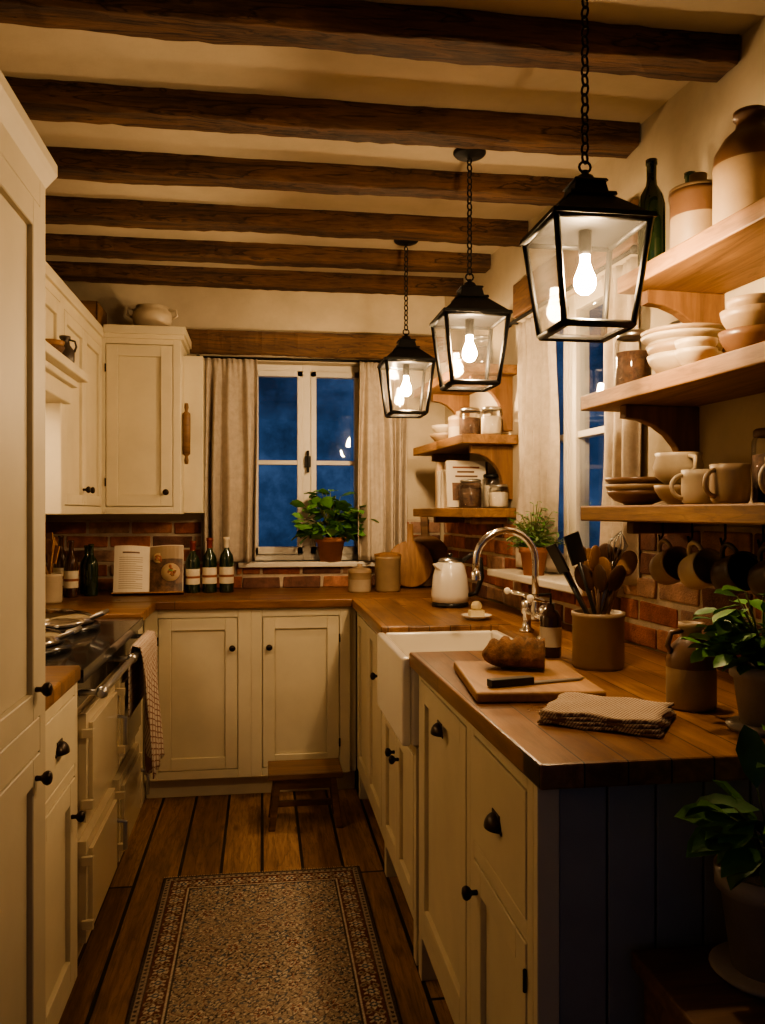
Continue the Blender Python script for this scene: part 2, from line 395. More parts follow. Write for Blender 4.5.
# back base
o=O('base_cabinet'); M=MBk(3.88)
o.box(-.53,.44,3.88,4.44,.10,.879,CREAM); o.box(-.53,.44,3.93,4.0,0,.10,CREAM)
unit(o,M,-.53,-.05,.10,.879,[(.14,.84,'door',[('k',.93,.70)])],.06)
unit(o,M,-.05,.41,.10,.879,[(.14,.84,'door',[('k',.09,.70)])],.05)
o.done(bevel=.002,seg=1)
# right far + sink unit
o=O('base_cabinet')
o.box(.46,1.02,3.0,3.86,.12,.879,CREAM); o.box(.47,1.0,2.37,3.0,.12,.64,CREAM); M=MRt(.46)
unit(o,M,-3.86,-3.02,.12,.879,[(.15,.85,'doors',[('k',.92,.70)])],.03)
unit(o,M,-3.02,-2.36,.12,.64,[(.15,.61,'doors',[('k',.43,.52),('k',.57,.52)])])
for y in (2.39,2.98,3.8): o.box(.445,.49,y-.022,y+.022,0,.12,CREAM)
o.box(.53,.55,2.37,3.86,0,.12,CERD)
o.done(bevel=.002,seg=1)
# right near
o=O('base_cabinet'); NX=.465; NY=1.325
o.prism([(NX,NY),(wallx(NY)-.005,NY),(wallx(2.33)-.03,2.33),(NX,2.33)],.12,.877,CREAM); M=MRt(NX)
unit(o,M,-2.34,-1.745,.12,.877,[(.16,.85,'door',[('c',.5,.765)])])
unit(o,M,-1.745,-NY,.12,.877,[(.16,.59,'door',[('k',.10,.53)]),(.625,.85,'drawer',[('c',.5,.72)])])
for y in (2.31,NY+.02): o.box(NX-.02,NX+.025,y-.022,y+.022,0,.12,CREAM)
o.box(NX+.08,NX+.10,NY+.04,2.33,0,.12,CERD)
x=NX+.02
while x<wallx(1.2)-.1:
    o.box(x,x+.082,NY-.02,NY,.03,.877,PANEL); x+=.086
o.box(NX-.018,NX+.02,NY-.022,NY,.03,.877,CREAM)
o.done(bevel=.002,seg=1)
# left near base + corner base
PY=1.845
o=O('base_cabinet'); M=ML(-.50)
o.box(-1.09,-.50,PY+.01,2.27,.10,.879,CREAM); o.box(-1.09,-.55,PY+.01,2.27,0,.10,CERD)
unit(o,M,PY+.01,2.27,.10,.879,[(.13,.64,'door',[('k',.86,.55)]),(.67,.85,'drawer',[('c',.5,.75)])])
o.done(bevel=.002,seg=1)
o=O('base_cabinet'); o.box(-1.09,-.535,3.42,4.43,.0,.879,CREAM); o.done(bevel=.003)
# pantry
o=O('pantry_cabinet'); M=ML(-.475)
o.box(-1.09,-.475,.2,PY,0,2.02,CREAM_SHADED)
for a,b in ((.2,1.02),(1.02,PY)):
    unit(o,M,a,b,.08,2.02,[(.12,.83,'door',[('k',.94 if a>.5 else .07,.785)]),(.90,1.96,'door',[('k',.94 if a>.5 else .07,.965)])],.045,CREAM_SHADED)
prof=[(0,1.98),(.010,1.98),(.014,2.01),(.032,2.035),(.040,2.045),(.040,2.07),(0,2.07)]
vs=[(-.475+d,.2,z) for d,z in prof]+[(-.475+d,PY+d*.3,z) for d,z in prof]+[(-1.09,PY+d*.3,z) for d,z in prof]
k=len(prof); fs=[]
for s_ in (0,1):
    for i in range(k-1): fs.append((s_*k+i,s_*k+i+1,(s_+1)*k+i+1,(s_+1)*k+i))
o.add(vs,fs,CREAM_SHADED); o.box(-1.09,-.475,.2,PY,2.02,2.069,CREAM_SHADED)
o.done(bevel=.002,seg=1)
# upper cabinets
o=O('wall_cabinet')
o.box(-1.09,-.775,2.2,3.30,1.87,2.16,CREAM); o.box(-1.09,-.775,3.30,4.44,1.315,2.16,CREAM)
M=ML(-.775)
unit(o,M,3.30,4.10,1.315,2.16,[(1.35,2.11,'doors',[('k',.44,1.42),('k',.56,1.42)])],.03)
unit(o,M,2.2,2.75,1.87,2.16,[(1.90,2.12,'door',[])],.03); unit(o,M,2.75,3.30,1.87,2.16,[(1.90,2.12,'door',[])],.03)
o.box(-1.09,-.745,2.2,4.1,2.155,2.20,CREAM); o.box(-1.09,-.76,2.2,4.1,2.135,2.16,CREAM)
o.done(bevel=.003)
o=O('wall_cabinet')
o.box(-.774,-.39,4.10,4.44,1.315,2.18,CREAM)
unit(o,MBk(4.10),-.774,-.39,1.315,2.18,[(1.35,2.13,'door',[('k',.9,1.42)])],.035)
o.box(-.744,-.365,4.055,4.44,2.175,2.215,CREAM); o.box(-.744,-.375,4.07,4.44,2.155,2.18,CREAM)
o.box(-.39,-.295,4.24,4.44,1.32,2.11,CREAM)
o.done(bevel=.003)
o=O('rolling_pin'); o.lathe([(0,0),(.009,.002),(.011,.02),(.007,.04),(.019,.05),(.020,.24),(.019,.25),(.007,.26),(.011,.28),(.009,.30),(0,.302)],(-.369,4.16,1.56),DKWOOD,16); o.done()
# hood
o=O('cooker_hood')
o.box(-1.09,-.72,2.15,3.29,1.735,1.80,CREAM); o.box(-1.09,-.70,2.15,3.31,1.80,1.825,CREAM)
o.box(-1.09,-.665,2.15,3.33,1.825,1.86,CREAM); o.box(-1.09,-.745,3.235,3.295,1.315,1.74,CREAM)
o.box(-.98,-.82,2.5,3.1,1.725,1.736,HOODL)
o.done(bevel=.006)
# ---------------------------------------------------------------- worktops
o=O('worktop'); o.box(-1.09,wallx(4.43)-.025,3.835,4.43,.88,.92,CTX); o.done(bevel=.006)
o=O('worktop'); o.box(-1.09,-.475,3.41,3.83,.88,.92,CTX); o.done(bevel=.006)
o=O('worktop'); o.box(-1.09,-.475,PY+.005,2.28,.88,.92,CTX); o.done(bevel=.006)
o=O('worktop')
o.prism([(.415,2.88),(wallx(2.88)-.02,2.88),(wallx(3.83)-.02,3.83),(.415,3.83)],.88,.92,CTY)
o.prism([(.84,2.35),(wallx(2.35)-.02,2.35),(wallx(2.88)-.02,2.88),(.84,2.88)],.88,.92,CTY)
o.prism([(.44,1.27),(wallx(1.27)-.02,1.27),(wallx(2.35)-.02,2.35),(.42,2.35)],.878,.92,CTY)
o.done(bevel=.005)
# sink
o=O('butler_sink')
x0,x1,y0,y1,z0,z1,t=.40,.838,2.355,2.875,.645,.902,.028
o.box(x0,x0+t,y0,y1,z0,z1,PORC);o.box(x1-t,x1,y0,y1,z0,z1,PORC);o.box(x0+t,x1-t,y0,y0+t,z0,z1,PORC);o.box(x0+t,x1-t,y1-t,y1,z0,z1,PORC)
o.box(x0+t,x1-t,y0+t,y1-t,z0,z0+.03,PORC); o.done(bevel=.008,seg=3)
# faucet
o=O('bridge_faucet'); cx,cy=.885,2.60
for dy in (-.09,.09):
    o.lathe([(0,0),(.026,0),(.026,.008),(.015,.015),(.013,.06),(.019,.065),(.019,.10),(.012,.108),(0,.11)],(cx,cy+dy,.92),CHROME,20)
    o.tube([(cx,cy+dy,1.035),(cx-.01,cy+dy*1.1,1.045),(cx-.055,cy+dy*1.35,1.055)],[.006,.006,.008],CHROME)
    o.sph((cx-.058,cy+dy*1.36,1.056),.012,PORC,8)
o.tube([(cx,cy-.09,.99),(cx,cy+.09,.99)],.011,CHROME,12)
o.lathe([(.016,0),(.018,.03),(.013,.05),(.013,.08)],(cx,cy,.975),CHROME,16)
pts=[(cx,cy,1.0),(cx,cy,1.12)]
for i in range(13):
    a=pi*i/12; pts.append((cx-.10+.10*math.cos(a),cy,1.165+.10*math.sin(a)))
pts+=[(cx-.20,cy,1.12)]
o.tube(pts,.0115,CHROME,14); o.lathe([(.016,0),(.016,.025),(.0115,.03)],(cx-.20,cy,1.105),CHROME,14)
o.done()
# ---------------------------------------------------------------- range cooker
o=O('range_cooker'); X=-.50
o.box(-1.08,X,2.30,3.39,.10,.87,ENAM_C); o.box(-1.06,X-.03,2.32,3.37,0,.10,ENAM_B)
o.box(-1.09,X+.03,2.285,3.405,.87,.905,ENAM_B); o.box(X,X+.012,2.30,3.39,.80,.868,ENAM_B)
for cy in (2.62,3.08):
    o.lathe([(0,0),(.20,0),(.205,.012),(.2,.02),(.185,.022)],(-.78,cy,.905),ENAM_B,36)
    o.lathe([(.178,.02),(.182,.035),(.17,.05),(.12,.062),(.05,.068),(0,.069)],(-.78,cy,.905),CHROME,36)
    o.tube([(-.60,cy-.05,.95),(-.56,cy-.05,.965),(-.56,cy+.05,.965),(-.60,cy+.05,.95)],.008,STEEL)
for (a,b) in ((2.34,2.83),(2.87,3.36)):
    for (c,d) in ((.14,.42),(.47,.77)):
        o.box(X,X+.022,a+.02,b-.02,c,d,ENAM_C); o.box(X+.022,X+.034,a+.05,b-.05,c+.03,d-.03,ENAM_C)
        o.box(X+.01,X+.042,a+.01,a+.025,c+.04,c+.065,ENAM_C); o.box(X+.01,X+.042,a+.01,a+.025,d-.065,d-.04,ENAM_C)
        o.tube([(X+.03,b-.045,(c+d)/2+.04),(X+.058,b-.045,(c+d)/2+.035),(X+.058,b-.045,(c+d)/2-.055)],.008,STEEL)
o.tube([(X+.07,2.31,.835),(X+.07,3.38,.835)],.011,STEEL,12)
for y in (2.33,2.85,3.36): o.tube([(X,y,.835),(X+.07,y,.835)],.009,STEEL); o.sph((X+.07,y,.835),.017,STEEL,10)
o.lathe([(0,0),(.03,0),(.03,.006),(.0,.008)],(0,0,0),STEEL,20,T(X+.012,2.85,.70,0,0,pi/2))
o.done(bevel=.01,seg=3)
# towel on rail
def hangtowel(name,xr,y0,y1,zt,zb,mat):
    o=O(name); nx,nz=36,24; vs=[];fs=[]
    path=[]
    for k in range(nz+1):
        t=k/nz
        if t<.3: path.append((xr-.022,zt-.03-(.3-t)/.3*.22,0))
        elif t<.4:
            a=(t-.3)/.1*pi; path.append((xr-.022*math.cos(a),zt-.03+.032*math.sin(a),0))
        else: path.append((xr+.024,zt-.03-(t-.4)/.6*(zt-zb),(t-.4)/.6))
    for (x,z,f) in path:
        for i in range(nx+1):
            s=i/nx; sp=1-.12*f
            vs.append((x+f*.022*(1+math.sin(s*17+z*2))-(f*.005),(y0+y1)/2+(s-.5)*(y1-y0)*sp,z+.012*math.sin(s*17)*f))
    for k in range(nz):
        for i in range(nx): q=k*(nx+1)+i; fs.append((q,q+1,q+nx+2,q+nx+1))
    o.add(vs,fs,mat,True); return o.done(solid=.004)
hangtowel('tea_towel',X+.07,2.92,3.30,.868,.43,CHECKM)
# ---------------------------------------------------------------- shelves
def bracket(o,a,z,d):
    pts=[(0,0),(d,0),(d,-.035)]
    for i in range(7):
        t=i/6*pi/2; pts.append((.045+(d-.045)*(1-math.sin(t)),-.035-(.15)*(1-math.cos(t))))
    pts+=[(.045,-.235),(.0,-.235)]
    n=len(pts); vs=[(a-.017,y,z+zz) for y,zz in pts]+[(a+.017,y,z+zz) for y,zz in pts]
    fs=[tuple(range(n)),tuple(range(n,2*n))]+[(i,(i+1)%n,n+(i+1)%n,n+i) for i in range(n)]
    o.add(vs,fs,SHELFZ)
SZ=[1.342,1.653,1.93]
for z in SZ:
    a1=2.26 if z<1.9 else 2.05
    o=O('wall_shelf',MR); o.box(.7,a1,.0,.27,z-.042,z,SHELF)
    if z>1.4:
        for a in (2.11 if z<1.9 else 2.0,1.05): bracket(o,a,z-.042,.22)
    else:
        for a in (2.11,1.05): o.box(a-.017,a+.017,.026,.20,z-.075,z-.042,SHELFZ)
    o.done(bevel=.004)
    o=O('wall_shelf',MR); zz=z+(.02 if z>1.9 else 0); o.box(3.39,4.2,.0,.25,zz-.04,zz,SHELF)
    for a in (3.47,4.05):
        if z>1.4: bracket(o,a,zz-.04,.19)
        else: o.box(a-.017,a+.017,.026,.18,zz-.07,zz-.04,SHELFZ)
    o.done(bevel=.004)
# ---------------------------------------------------------------- lanterns
LS=.87
def lantern(x,y,zb,zc):
    o=O('pendant_lantern',T(x,y,zb,0,0,0,LS)); b,t,h=.088,.118,.25
    for sx in (-1,1):
        for sy in (-1,1):
            o.tube([(sx*b,sy*b,0),(sx*t,sy*t,h)],.0085,BLACK,4)
    def ring(s,z,r):
        for k in range(4):
            p=[(-s,-s),(s,-s),(s,s),(-s,s)]; o.tube([(*p[k],z),(*p[(k+1)%4],z)],r,BLACK,4)
    ring(b,.0,.010); ring(t,h,.010)
    fw=.016
    o.box(-b,b,-b,-b+fw,-.006,0,BLACK);o.box(-b,b,b-fw,b,-.006,0,BLACK);o.box(-b,-b+fw,-b+fw,b-fw,-.006,0,BLACK);o.box(b-fw,b,-b+fw,b-fw,-.006,0,BLACK)
    o.add([(-b+fw,-b+fw,-.003),(b-fw,-b+fw,-.003),(b-fw,b-fw,-.003),(-b+fw,b-fw,-.003)],[(0,1,2,3)],LGLASS)
    for k in range(4):
        p=[(-1,-1),(1,-1),(1,1),(-1,1)]; q0,q1=p[k],p[(k+1)%4]
        o.add([(q0[0]*b,q0[1]*b,.004),(q1[0]*b,q1[1]*b,.004),(q1[0]*t,q1[1]*t,h),(q0[0]*t,q0[1]*t,h)],[(0,1,2,3)],LGLASS)
    o.frus(h,.130,h+.012,.128,BLACK); o.frus(h+.012,.120,h+.045,.085,BLACK); o.frus(h+.045,.085,h+.075,.052,BLACK)
    o.frus(h+.075,.060,h+.083,.058,BLACK); o.frus(h+.083,.045,h+.115,.038,BLACK); o.frus(h+.115,.044,h+.121,.040,BLACK)
    o.lathe([(.03,.121),(.02,.138),(.008,.145),(.008,.153)],(0,0,h),BLACK,16)
    o.lathe([(0,.19),(.014,.19),(.016,.20),(.016,h),(0,h)],(0,0,0),BLACK,16)
    def link(z,rot,L=.036,wd=.010,r=.0032):
        pts=[]
        for i in range(12):
            a=2*pi*i/12; px=wd*math.cos(a); pz=(L/2-.004)*math.sin(a)
            pts.append((px*math.cos(rot),px*math.sin(rot),z+pz))
        o.tube(pts,r,BLACK,5,True)
    z=h+.162; top=(zc-zb)/LS; k=0; link(z,0,.036,.015,.0035); z+=.023
    while z<top-.03: link(z,(k%2)*pi/2+.5); z+=.0245; k+=1
    o.lathe([(.004,-.03),(.008,-.03),(.012,-.022),(.055,-.016),(.062,-.008),(.062,0),(0,0)],(0,0,top),BLACK,24)
    o.lathe([(0,.090),(.012,.093),(.022,.102),(.0275,.117),(.0265,.132),(.019,.152),(.0125,.170),(.012,.19)],(0,0,0),BULB,18)
    o.done()
lantern(.700,1.725,1.722,CZ)
lantern(.678,2.655,1.742,CZ)
lantern(.622,3.55,1.752,CZ)
# ---------------------------------------------------------------- floor things
def rug():
    x0,x1,y0,y1=-.352,.36,1.0,3.05
    nx,ny=240,690; hw=(x1-x0)/2; L=y1-y0
    xs=np.linspace(-hw,hw,nx); ys=np.linspace(0,L,ny); Xg,Yg=np.meshgrid(xs,ys)
    e=np.minimum(np.minimum(hw-np.abs(Xg),Yg),L-Yg)
    beige=np.array([.62,.53,.41]); dk=np.array([.065,.05,.048]); rust=np.array([.24,.095,.07]); sl=np.array([.09,.105,.125]); tan=np.array([.38,.30,.225])
    col=np.zeros((ny,nx,3)); rs=np.random.RandomState(2)
    wx=.006*np.sin(Yg*31)+.004*np.sin(Yg*57+Xg*20)
    ax=np.abs(Xg)+wx*.7; yc=Yg-L/2+.006*np.sin(ax*60)
    def ros(px,py,X,Y,k,r0,rot=0):
        ix=np.floor(X/px); iy=np.floor(Y/py); cx=(ix+.5)*px; cy=(iy+.5)*py; dx,dy=X-cx,Y-cy
        r=np.hypot(dx,dy); th=np.arctan2(dy,dx)+rot; lim=r0*(.62+.38*np.cos(k*th))*(.8+.4*(np.sin(ix*12.9+iy*7.2)*43.7%1)); return r,lim
    def put(mask,c): col[mask]=c
    col[:]=tan
    for (fx,fy,ph,w,c) in ((.085,.12,0,.12,dk),(.052,.083,1.3,.15,beige),(.12,.17,2.1,.08,rust),(.064,.05,.7,.10,dk)):
        v=np.abs(np.sin(ax*2*pi/fx+2.3*np.sin(yc*2*pi/fy+ph))); put(v<w,c)
    r,l=ros(.088,.112,ax+.044,yc,6,.038); put(r<l,dk); put(r<l*.82,beige); put((r<l*.55),rust); put(r<.008,beige)
    r,l=ros(.088,.112,ax,yc+.056,5,.032,.6); put(r<l,sl); put((r<l*.65),beige); put(r<.006,dk)
    r,l=ros(.044,.056,ax+.022,yc+.028,4,.013,.3); put(r<l,dk); put(r<l*.5,beige)
    B=e<.105
    put(B,dk); put((e<.101)&(e>.094),beige); put((e<.094)&(e>.034),rust*.6)
    along=np.where((hw-np.abs(Xg))<np.minimum(Yg,L-Yg),yc,Xg); ec=e-.064; P=.062
    M=(e<.094)&(e>.034)
    w=np.abs(ec-.02*np.sin(along*2*pi/(P*2))); put(M&(w<.0030),tan)
    u=(along/P)%1-.5; rr=np.hypot(u*P,ec); th=np.arctan2(ec,u*P)
    put(M&(rr<.025*(.7+.3*np.cos(6*th))),beige); put(M&(rr<.011),sl); put(M&(rr<.005),beige)
    u2=((along/P)+.5)%1-.5; r2=np.hypot(u2*P,np.abs(ec)-.017); put(M&(r2<.009),tan); put(M&(r2<.004),dk)
    put((e<.034)&(e>.030),dk); S=(e<.030)&(e>.012); put(S,tan); put(S&((along/.02%1)<.45)&(np.abs(e-.021)<.005),dk); put(e<.012,dk)
    big=rs.rand(ny//24+2,nx//24+2); big=np.kron(big,np.ones((24,24)))[:ny,:nx]
    for _ in range(3):
        for ax_ in (0,1):
            big=(np.roll(big,8,ax_)+np.roll(big,-8,ax_)+big)/3
    fine=rs.rand(ny,nx)
    mean=np.array([.24,.185,.14])
    fade=(.05+.4*np.clip((big-.35)*2,0,1))[...,None]
    col=col*(1-fade)+ (mean*.65+col*.35)*fade
    col*=(.72+.56*fine)[...,None]*(.85+.3*big)[...,None]*.85
    z=.009+.0014*rs.rand(ny,nx)+.002*np.sin(Xg*9)*np.sin(Yg*5); z[(e<.002)]=.001
    V=np.stack([Xg+(x0+x1)/2,Yg+y0,z],-1).reshape(-1,3)
    idx=np.arange(nx*ny).reshape(ny,nx); F=np.stack([idx[:-1,:-1],idx[:-1,1:],idx[1:,1:],idx[1:,:-1]],-1).reshape(-1,4)
    me=bpy.data.meshes.new('persian_rug'); me.from_pydata(V.tolist(),[],F.tolist())
    at=me.color_attributes.new('Col','FLOAT_COLOR','POINT'); c4=np.concatenate([np.clip(col,0,1).reshape(-1,3),np.ones((nx*ny,1))],1).astype('f'); at.data.foreach_set('color',c4.ravel())
    m,nt,b=newmat('rug_wool'); a=nt.nodes.new('ShaderNodeAttribute'); a.attribute_name='Col'; nt.links.new(a.outputs['Color'],b.inputs['Base Color']); b.inputs['Roughness'].default_value=1
    b.inputs['Specular IOR Level'].default_value=.1
    me.materials.append(m); me.polygons.foreach_set('use_smooth',[True]*len(me.polygons))
    ob=bpy.data.objects.new('persian_rug',me); bpy.context.scene.collection.objects.link(ob)
    o=O('fringe'); 
    for i in range(110):
        x=x0+.004+(x1-x0-.008)*i/109
        for yy,d in ((y1,.02),(y0,-.02)):
            o.tube([(x,yy,.006),(x+R.uniform(-.003,.003),yy+d,.003)],.0016,TANBK,3)
    f=o.done(); f.parent=ob
rug()
o=O('step_stool'); cx,cy=.18,3.54
o.box(cx-.155,cx+.155,cy-.10,cy+.10,.212,.238,DKWOOD)
for sx in (-1,1):
    for sy in (-1,1):
        o.add([(cx+sx*(.115+dx+k*.025),cy+sy*(.065+dy+k*.015),z) for z,k in ((0,1),(.213,0)) for dx,dy in ((-.014,-.012),(.014,-.012),(.014,.012),(-.014,.012))],
              [(0,1,2,3),(4,5,6,7),(0,1,5,4),(1,2,6,5),(2,3,7,6),(3,0,4,7)],DKWOOD)
o.box(cx-.12,cx+.12,cy-.075,cy-.06,.165,.212,DKWOOD); o.box(cx-.12,cx+.12,cy+.06,cy+.075,.165,.212,DKWOOD)
o.box(cx-.13,cx+.13,cy-.01,cy+.01,.07,.095,DKWOOD)
o.done(bevel=.004)
# ---------------------------------------------------------------- ware helpers
def bowlp(r,h,t=.005,foot=.45):
    return [(0,0),(r*foot,0),(r*foot,.004),(r*.75,h*.35),(r*.95,h*.75),(r,h),(r-t,h),(r*.95-t,h*.75),(r*.72-t,h*.38),(r*.4,t+.004),(0,t+.003)]
def mug(name,x,y,z,r,h,mat,az,M=None):
    o=O(name,M if M is not None else T(x,y,z))
    o.lathe([(0,0),(r*.82,0),(r*.95,h*.1),(r,h*.4),(r*.97,h*.8),(r,h),(r-.004,h),(r*.93,h*.8),(r*.93,h*.2),(r*.7,.008),(0,.007)],(0,0,0),mat,26)
    pts=[]
    for i in range(11):
        a=-pi/2+pi*i/10; pts.append(((r*.93+r*.62*math.cos(a))*math.cos(az),(r*.93+r*.62*math.cos(a))*math.sin(az),h*.52+h*.33*math.sin(a)))
    o.tube(pts,.0055,mat,8); return o.done()
def bottle(name,x,y,z,h,r,mat,foil=None,label=True):
    o=O(name,T(x,y,z)); k=h/.30
    o.lathe([(0,0),(r*.95,0),(r,.006),(r,.18*k),(r*.85,.205*k),(r*.42,.232*k),(r*.36,.25*k),(r*.36,.285*k),(r*.43,.287*k),(r*.43,.3*k),(0,.3*k)],(0,0,0),mat,24)
    if foil: o.lathe([(r*.39,.245*k),(r*.39,.283*k),(r*.46,.286*k),(r*.46,.302*k),(0,.302*k)],(0,0,0),foil,20)
    if label:
        o.lathe([(r*1.015,.05*k),(r*1.015,.14*k)],(0,0,0),LABEL,24); o.lathe([(r*1.025,.085*k),(r*1.025,.098*k)],(0,0,0),REDBK,24)
    return o.done()
def jar(name,p,r,h,fill,lid=STEEL,fl=.65):
    o=O(name,T(*p))
    o.lathe([(0,0),(r*.95,0),(r,.006),(r,h*.82),(r*.85,h*.9),(r*.85,h*.93)],(0,0,0),GLASS,24)
    o.lathe([(0,.004),(r*.92,.004),(r*.94,.01),(r*.94,h*fl),(r*.5,h*fl+.004),(0,h*fl+.002)],(0,0,0),fill,20)
    o.lathe([(r*.88,h*.89),(r*.92,h*.9),(r*.92,h*.97),(r*.8,h),(0,h)],(0,0,0),lid,24)
    return o.done()
def crock(name,p,r,h,mat,mat2=None,lid=False):
    o=O(name,T(*p))
    o.lathe([(0,0),(r*.93,0),(r,.01),(r,h*.9),(r*1.04,h*.93),(r*1.04,h),(r*.93,h),(r*.93,.02),(0,.015)],(0,0,0),mat,30)
    if mat2: o.lathe([(r*1.005,h*.62),(r*1.008,h*.9),(r*1.05,h*.93),(r*1.05,h*1.003),(r*.92,h*1.003)],(0,0,0),mat2,30)
    if lid: o.lathe([(r*1.03,h),(r*1.03,h+.008),(r*.6,h+.018),(.012,h+.02),(.014,h+.035),(0,h+.038)],(0,0,0),mat2 or mat,30)
    return o
def leafmesh(o,p,d,L,w,m,roll=0,fold=.25):
    d=Vector(d).normalized(); up=Vector((0,0,1)); s=d.cross(up)
    if s.length<.05: s=Vector((1,0,0))
    s.normalize(); n=s.cross(d).normalized()
    q=Matrix.Rotation(roll,3,d); s=q@s; n=q@n; p=Vector(p)
    P=lambda a,b,c:p+d*(a*L)+s*(b*w)+n*(c*L)
    vs=[P(0,0,0),P(.25,.36,fold*.2),P(.25,-.36,fold*.2),P(.25,0,0),P(.6,.5,fold*.15),P(.6,-.5,fold*.15),P(.6,0,-.03),P(1,0,-.14),P(.87,.27,-.0),P(.87,-.27,-.0)]
    o.add(vs,[(0,3,1),(0,2,3),(3,6,4,1),(2,5,6,3),(6,7,8,4),(5,9,7,6)],m,True)
def foliage(o,c,n,r,h,ls,mats,seed,w=.6,low=.1,sub=1,sy=1,oy=0):
    q=random.Random(seed); c=Vector(c)
    for i in range(n):
        az=q.uniform(0,2*pi); el=math.asin(q.uniform(low,1)); k=q.uniform(.45,1)
        tip=c+Vector((r*k*math.cos(az)*math.cos(el),oy*k+sy*r*k*math.sin(az)*math.cos(el),h*k*math.sin(el)))
        mid=c.lerp(tip,.5)+Vector((0,0,h*.12))
        o.tube([c,mid,tip],[.003,.002,.0013],STEM,4)
        for j in range(sub):
            t=1-j*.22; pp=c.lerp(tip,t) if j else tip
            dr=Vector((math.cos(az+q.uniform(-.9,.9)),sy*math.sin(az+q.uniform(-.9,.9)),q.uniform(-.45,.5)))
            l=ls*q.uniform(.7,1.15); leafmesh(o,pp,dr,l,l*w,q.choice(mats),q.uniform(-.6,.6))
def pot(o,c,r,h,mat):
    o.lathe([(0,0),(r*.72,0),(r*.95,h*.8),(r*1.06,h*.8),(r*1.08,h),(r*.95,h),(r*.9,h*.88),(0,h*.87)],c,mat,28)
    o.lathe([(0,h*.9),(r*.9,h*.89)],c,SOIL,20)
o=O('potted_plant',T(.365,4.44,WZ0)); pot(o,(0,0,0),.078,.13,TERRA); foliage(o,(0,-.0,.12),105,.20,.28,.075,[LEAF,LEAF,LEAFD],5,.9,.0,2,.32,-.045); ob=o.done()
p=W(2.98,.105,RZ0); o=O('potted_herb',T(p.x,p.y,p.z)); pot(o,(0,0,0),.052,.105,TERRA); foliage(o,(0,0,.095),150,.12,.19,.026,[LEAFH,LEAF],8,.4,.1,6,.7); o.done()
o=O('potted_basil',T(.925,1.42,.92)); o.lathe([(0,0),(.062,0),(.066,.008),(.06,.012),(0,.012)],(0,0,0),GREYPOT,24); pot(o,(0,0,.01),.056,.11,GREYPOT); foliage(o,(0,0,.11),95,.115,.16,.05,[LEAF,LEAF,LEAFD],11,.65,.1,2); o.done()
# side table + plant
o=O('side_table'); TZ=.605
o.box(.60,1.02,.86,1.285,TZ-.03,TZ,DKWOOD); o.box(.615,1.0,.88,1.27,TZ-.105,TZ-.03,DKWOOD)
for x in (.615,.965):
    for y in (.88,1.235): o.box(x,x+.035,y,y+.035,0,TZ-.1,DKWOOD)
o.box(.625,.99,.90,1.265,.18,.2,DKWOOD); o.done(bevel=.004)
o=O('potted_rubber_plant',T(.775,1.18,TZ)); o.lathe([(0,0),(.07,0),(.085,.012),(.08,.016),(0,.014)],(0,0,0),GREYPOT,28); pot(o,(0,0,.012),.072,.155,GREYPOT); foliage(o,(0,-.01,.15),20,.16,.25,.09,[LEAFD,LEAF,LEAF],21,.5,.45,2,.35,-.07); o.done()
# ---------------------------------------------------------------- counter things
o=O('electric_kettle',T(.80,3.47,.92,.5))
o.lathe([(0,0),(.078,0),(.08,.012),(.075,.02),(0,.02)],(0,0,0),BLKP,28)
o.lathe([(0,.02),(.078,.02),(.082,.05),(.074,.13),(.06,.18),(.052,.19)],(0,0,0),PORC,30)
o.lathe([(.053,.19),(.048,.203),(.02,.21),(0,.211)],(0,0,0),STEEL,24); o.sph((0,0,.22),(.012,.012,.01),BLKP,8)
o.tube([(.030,-.045,.195),(.055,-.082,.225),(.075,-.105,.205),(.08,-.112,.13),(.066,-.094,.06),(.045,-.065,.05)],[.011,.012,.013,.012,.010,.009],BLKP,10)
o.add([(-.055,-.022,.15),(-.055,.022,.15),(-.10,0,.185),(-.048,-.02,.19),(-.048,.02,.19)],[(0,1,2),(0,2,3),(1,4,2),(3,2,4)],PORC)
o.done()
def utensils(o,c,r,n,seed,mats,L=.2,spread=.5):
    q=random.Random(seed)
    for i in range(n):
        az=2*pi*i/n+q.uniform(-.3,.3); til=q.uniform(.15,spread); l=L*q.uniform(.8,1.2)
        b=Vector((c[0]-r*.4*math.cos(az),c[1]-r*.4*math.sin(az),c[2]+.03)); d=Vector((math.sin(til)*math.cos(az),math.sin(til)*math.sin(az),math.cos(til)))
        e=b+d*l; m=q.choice(mats); o.tube([b,e],[.005,.006],m,6)
        MM=Matrix.Translation(e+d*.028)@d.to_track_quat('Z','Y').to_matrix().to_4x4()@Matrix.Rotation(q.uniform(0,3),4,'Z')
        k=q.choice([0,0,0,1,2])
        if k==2 and m not in (STEEL,): k=0
        if k==0: o.sph((0,0,0),(.026,.007,.038),m,12,MM)
        elif k==1: o.box(-.022,.022,-.003,.003,-.03,.05,m,MM)
        else:
            for a in range(5):
                o.tube([(.008*math.cos(a*pi/5+.1),.008*math.sin(a*pi/5),-.04),(.024*math.cos(a*pi/5),.024*math.sin(a*pi/5),.02),(0,0,.055),(-.024*math.cos(a*pi/5),-.024*math.sin(a*pi/5),.02),(-.008*math.cos(a*pi/5),-.008*math.sin(a*pi/5),-.04)],.0014,STEEL,4,False,MM)
o=crock('utensil_crock',(.868,2.05,.92),.066,.145,CERT); utensils(o,(0,0,0),.066,16,4,[SPOONW,SPOONW,SPOOND,SPOOND,BLKP,STEEL],.215,.52); o.done()
o=crock('utensil_crock',(-.94,3.86,.92),.055,.13,CERC); utensils(o,(0,0,0),.055,9,9,[SPOONW,SPOOND],.18,.35); o.done()
